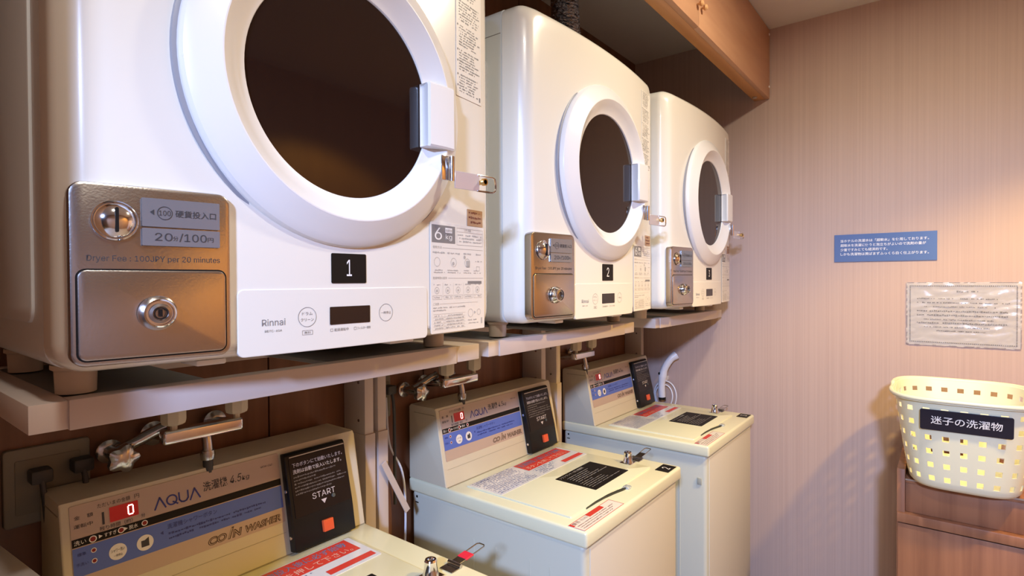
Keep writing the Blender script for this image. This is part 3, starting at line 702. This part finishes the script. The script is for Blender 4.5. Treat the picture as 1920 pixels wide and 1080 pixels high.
# ------------------------------------------------------------------ exhaust duct above the middle dryer
t = thing('exhaust_duct', 'crinkled silver foil exhaust duct rising behind the middle dryer', 'duct', (-.30, 1.525, ZD+TOP+.003))
bm = bmesh.new(); lathe(bm, [(.046, 0), (.046, .006), (.040, .008), (.040, .10), (.043, .105)], lambda u, v, h: Vector((u, v, h)), 32, True, False); finish('spigot', bm, mat('spigot_brown', (.16, .10, .05), .35), t, smooth=35)
bm = bmesh.new(); rr = random.Random(2); rings = []
n = 36
for k in range(64):
    h = .085+k*.0053; rad = .042+(.0032 if k % 2 else -.0032)
    if h > ZC-(ZD+TOP+.003): break
    rings.append([Vector((math.cos(2*math.pi*i/n)*(rad+rr.uniform(-.0018, .0018))+.006*math.sin(h*14), math.sin(2*math.pi*i/n)*(rad+rr.uniform(-.0018, .0018)), h)) for i in range(n)])
ring_loft(bm, rings, False, False); finish('foil_sleeve', bm, FOIL, t, smooth=25)

# ------------------------------------------------------------------ hanging cabinet above
ZB = H+.732
t = thing('hanging_cabinet', 'tan wooden wall cabinet with small round knobs hanging below the ceiling', 'cabinet', (0, 0, ZB))
LEN0, SEAM = -.6, 1.612
box('carcass', (.040, LEN0, 0), (.081, YW-.001, ZC-ZB-.001), WOODE, t, bev=.001)
def cdoor(y0, y1, ky):
    d = box('door', (.0815, y0, -.001), (.0990, y1, ZC-ZB-.004), WOODC, t, bev=.0012)
    bm = bmesh.new(); lathe(bm, [(.003, 0), (.003, .006), (.0075, .010), (.0085, .015), (.006, .019), (.002, .020)], lambda u, v, h: Vector((.0990+h, ky+u, .058+v)), 18); finish('knob', bm, mat('knob_wood', (.66, .38, .18), .35), d, smooth=40)
cdoor(SEAM+.001, YW-.004, SEAM+.016); cdoor(SEAM-.82, SEAM-.001, SEAM-.016); cdoor(LEN0, SEAM-.822, SEAM-.85)
for y in (YW-.06,):
    bm = bmesh.new(); lathe(bm, [(.009, 0), (.009, -.004), (.005, -.006)], lambda u, v, h: Vector((.057+u, y+v, h)), 14, True); finish('cover_cap', bm, mat('cap_grey', (.45, .36, .30), .4), t, smooth=35)
for z in (.045, .255):
    bm = bmesh.new(); lathe(bm, [(.005, 0), (.005, .002), (.002, .003)], lambda u, v, h: Vector((.0990+h, YW-.012+u, z+v)), 12, True); finish('hinge_cap', bm, WHITEINK, t, smooth=35)

# ------------------------------------------------------------------ blue sign and laminated notice on the end wall
WF = lambda u, v, h: Vector((u, YW-h, v+H))
bm = bmesh.new(); plate(bm, .3295, .6410, .0640, .1665, .0008, 0, .004, WF, bev=.0006, n=1)
s = tag(finish('wall_sign', bm, BLUESIGN), 'blue rectangular sign with four lines of white Japanese text on the end wall', 'sign')
def bs(bm):
    for k, (tx, w) in enumerate((('当ホテルの洗濯水は「超軟水」を使用しております。', .268), ('超軟水を洗濯に使うと泡立ちがよいので洗剤の量が', .260), ('少量ですみとても経済的です。', .148), ('しかも洗濯物は黄ばまずふっくら白く仕上がります。', .268))):
        put_text(bm, tx, .3500, .1370-k*.0165, w, .0108, WF, .0044, .012)
letters('lettering', s, mat('sign_white', (.88, .88, .92), .4), bs)

bm = bmesh.new(); nx, nz = 60, 44; rr = random.Random(11)
from mathutils import noise as mn
def nh(u, v): return .0030+.0045*abs(mn.noise(Vector((u*5-v*3, v*9, 1))))+.0016*abs(mn.noise(Vector((u*13+v*5, v*24, 4))))
U0, U1, V0, V1 = .5545, .8590, -.2330, -.0130
G = [[bm.verts.new(WF(U0+(U1-U0)*i/nx+(.0010*mn.noise(Vector((j*.4, 0, 9))) if i in (0, nx) else 0), V0+(V1-V0)*j/nz+(.0010*mn.noise(Vector((i*.4, 5, 9))) if j in (0, nz) else 0), nh(i/nx, j/nz))) for j in range(nz+1)] for i in range(nx+1)]
for i in range(nx):
    for j in range(nz): bm.faces.new((G[i][j], G[i+1][j], G[i+1][j+1], G[i][j+1]))
bmesh.ops.solidify(bm, geom=bm.faces[:], thickness=.0006)
t = tag(finish('laminated_notice', bm, FILM, None, None, 60), 'crinkled glossy laminated notice with dashed border taped to the end wall', 'notice')
rnd = random.Random(8)
NF = lambda u, v, h: WF(u, v, nh((u-U0)/(U1-U0), (v-V0)/(V1-V0))+.0014)
def ni(bm):
    a, b, c, d = .5640, .8490, -.2230, -.0240
    k = a
    while k < b: put_rect(bm, k, c, k+.0032, c+.0035, NF); put_rect(bm, k, d-.0035, k+.0032, d, NF); k += .0052
    k = c
    while k < d: put_rect(bm, a, k, a+.0030, k+.0032, NF); put_rect(bm, b-.0030, k, b, k+.0032, NF); k += .0050
    dashes(bm, .6900, .7500, -.0480, .0060, NF, rnd)
    for z, p, q in ((-.072, .585, .800), (-.086, .585, .830), (-.100, .605, .795), (-.144, .605, .790), (-.170, .605, .780), (-.183, .640, .770)): dashes(bm, p, q, z, .0046, NF, rnd)
    for z in (-.116, -.130, -.157): dashes(bm, .585, .825, z, .0064, NF, rnd, .0004, .97)
letters('lettering', t, GREYINK, ni)

# ------------------------------------------------------------------ low cabinet and laundry basket
CX0, CX1, CY0, CZ = .552, 1.07, 2.02, H-.569
t = thing('low_cabinet', 'reddish brown wooden cabinet with open top tray against the end wall', 'cabinet', (0, 0, 0))
box('side_panel', (CX0, CY0, 0), (CX0+.020, YW-.002, CZ), WOODR, t, bev=.001)
box('side_panel', (CX1-.020, CY0, 0), (CX1, YW-.002, CZ), WOODR, t, bev=.001)
box('tray_board', (CX0+.0205, CY0+.006, CZ-.040), (CX1-.0205, YW-.002, CZ-.028), WOODR, t, bev=.001)
box('metal_edge', (CX0+.0205, CY0+.003, CZ-.032), (CX1-.0205, CY0+.0058, CZ-.0275), mat('edge_metal', (.5, .42, .36), .3, .7), t)
box('apron', (CX0+.0205, CY0+.012, CZ-.128), (CX1-.0205, CY0+.030, CZ-.0405), WOODR, t, bev=.001)
box('ledge', (CX0+.001, CY0-.012, CZ-.156), (CX1-.001, CY0+.030, CZ-.1285), WOODR, t, bev=.0015)
for a, b in ((CX0+.003, CX1-.003),): 
    d = box('door', (a, CY0-.006, .06), (b, CY0+.012-.0125, CZ-.1605), WOODR, t, bev=.0012)
box('back_panel', (CX0+.0205, YW-.012, .05), (CX1-.0205, YW-.003, CZ-.041), WOODR, t)
box('plinth', (CX0+.0205, CY0+.03, 0), (CX1-.0205, CY0+.045, .055), WOODR, t)

def basket():
    bz = CZ-.0275
    t = thing('laundry_basket', 'cream plastic laundry basket with square holes and black name label on the low cabinet', 'basket', (.705, 2.118, bz+.0005), None, R(1.5))
    t.rotation_euler = (0, 0, R(1.5))
    HT = .262
    def outline(z, n=112):
        s = z/HT; hx = .124+.040*s**.8; hy = .160+.040*s**.8; e = 3.8
        out = []
        for i in range(n):
            # near-even spacing on a squircle
            a = 2*math.pi*i/n; c, s_ = math.cos(a), math.sin(a); k = (abs(c)**e+abs(s_)**e)**(-1/e)
            out.append(Vector((c*k*hx, s_*k*hy, z)))
        return out
    def even(z, n=150):
        P = outline(z, 400); L = [0]
        for i in range(400): L.append(L[-1]+(P[(i+1) % 400]-P[i]).length)
        out = []; j = 0
        for i in range(n):
            d = L[-1]*i/n
            while L[j+1] < d: j += 1
            f = (d-L[j])/(L[j+1]-L[j]); out.append(P[j].lerp(P[(j+1) % 400], f))
        return out
    bm = bmesh.new(); n = 150                      # 30 columns, each hole, hole, web, web, web
    zs = [.004, .028]
    for k in range(5): zs += [.028+.039*k+.015, .028+.039*(k+1)]
    zs += [.028+.195+.014]
    zs = sorted(set(round(z, 5) for z in zs)); zs += [.253, .260]
    bott = [even(.0, n)]; inner = [[Vector((p.x*s, p.y*s, z)) for p in bott[0]] for s, z in ((.80, .003), (.90, .001), (.965, .004))]
    rings = inner+[even(.014, n)]+[even(z, n) for z in zs[1:]]
    VV = [[bm.verts.new(p) for p in r] for r in rings]
    bm.faces.new(VV[0])
    k0 = 4
    for a in range(len(VV)-1):
        zr = rings[a][0].z; hole_row = a >= k0 and (a-k0) % 2 == 0 and a < k0+12
        for i in range(n):
            if hole_row and i % 5 in (1, 2): continue
            bm.faces.new((VV[a][i], VV[a][(i+1) % n], VV[a+1][(i+1) % n], VV[a+1][i]))
    bmesh.ops.recalc_face_normals(bm, faces=bm.faces)
    bmesh.ops.solidify(bm, geom=bm.faces[:], thickness=.0028)
    finish('tub', bm, BASKET, t, smooth=40)
    bm = bmesh.new()
    R0 = outline(.260, 160); rim = []
    for p in R0:
        q = p.copy(); q.x *= 1.05; q.y *= 1.05; q.z = .262
        q.z += -.007 if abs(p.y) < .045 else 0
        rim.append(q)
    tube(bm, rim, .0062, 10, True); 
    ring_loft(bm, [[Vector((p.x*s, p.y*s, z)) for p in R0] for s, z in ((1.0, .2575), (1.02, .2620), (1.05, .2600), (1.055, .254))], False, False)
    finish('rim', bm, BASKET, t, smooth=45)
    f6 = lambda u, v, h: Vector((u, -(.160+.040*(max(v, 0)/HT)**.8)-h-.0025, v))
    bm = bmesh.new(); plate(bm, -.1000, .0960, .1770, .2350, .005, -.0005, .0022, f6, bev=.0005, n=4); lb = finish('name_label', bm, mat('label_navy_black', (.014, .011, .020), .3, spec=.4), t)
    letters('lettering', lb, WHITEINK, lambda bm: put_text(bm, '迷子の洗濯物', -.0760, .1955, .1500, .0225, f6, .0027, .006))
basket()

# ------------------------------------------------------------------ shower handset on the end wall beside the farthest washer
t = thing('shower_handset', 'white curved shower handset with black button on the end wall behind the last washer', 'shower handset', (0, 0, 0))
pts = smoothpts([(-.282, 2.400, H-.335), (-.300, 2.385, H-.352), (-.322, 2.375, H-.390), (-.333, 2.372, H-.430), (-.338, 2.372, H-.475), (-.337, 2.374, H-.525)], 6)
bm = bmesh.new(); tube(bm, pts, [.0195-.0040*min(1, i/6)+(.0035*max(0, 1-abs(i-18)/4)) for i in range(len(pts))], 18); finish('handle', bm, SHOWERM, t, smooth=40)
bm = bmesh.new(); lathe(bm, [(.006, 0), (.006, .004), (.003, .005)], lambda u, v, h: Vector((-.3430+u*.7, 2.359-h, H-.418+v)), 16, True); finish('button', bm, BLACK, t, smooth=35)
bm = bmesh.new(); tube(bm, [(-.337, 2.374, H-.527), (-.337, 2.374, H-.536)], .0160, 16); finish('collar', bm, BLACK, t, smooth=35)
bm = bmesh.new(); bmbox(bm, (-.348, 2.385, H-.455), (-.325, YW, H-.435), .003); finish('wall_holder', bm, SHOWERM, t, smooth=35)
for rr_, dx in ((.040, -.012), (.052, -.008)):
    bm = bmesh.new(); tube(bm, [(-.322+dx+rr_*math.cos(a)*1.0, 2.400+dx+.004*math.sin(a*2), H-.525+rr_*1.35*math.sin(a)) for a in [2*math.pi*i/40 for i in range(40)]], .0032, 8, True)
    finish('coiled_hose', bm, CABLEW, t, smooth=40)

# ------------------------------------------------------------------ dark edge of another appliance at the lower left

# ------------------------------------------------------------------ narrow unit left of the nearest washer
t = thing('utility_cabinet', 'plain grey top corner of a narrow unit at the lower left, beside the nearest washer', 'cabinet')
UG = mat('unit_grey', (.42, .39, .38), .5)
box('body', (-.390, -.028, .06), (-.075, .141, H-.372), UG, t, bev=.003)
bm = bmesh.new(); ring_loft(bm, [[Vector((-.395, -.030, z+H)), Vector((-.050, -.030, z+H)), Vector((-.050, .184, z+H)), Vector((-.395, .154, z+H))] for z in (-.3715, -.350)], True, True)
bmesh.ops.bevel(bm, geom=bm.edges[:], offset=.002, segments=2, profile=.5, affect='EDGES'); finish('top', bm, UG, t, smooth=35)
box('door', (-.0745, -.022, .10), (-.062, .141, H-.385), UG, t, bev=.003)
box('plinth', (-.38, -.02, 0), (-.10, .14, .0595), UG, t)
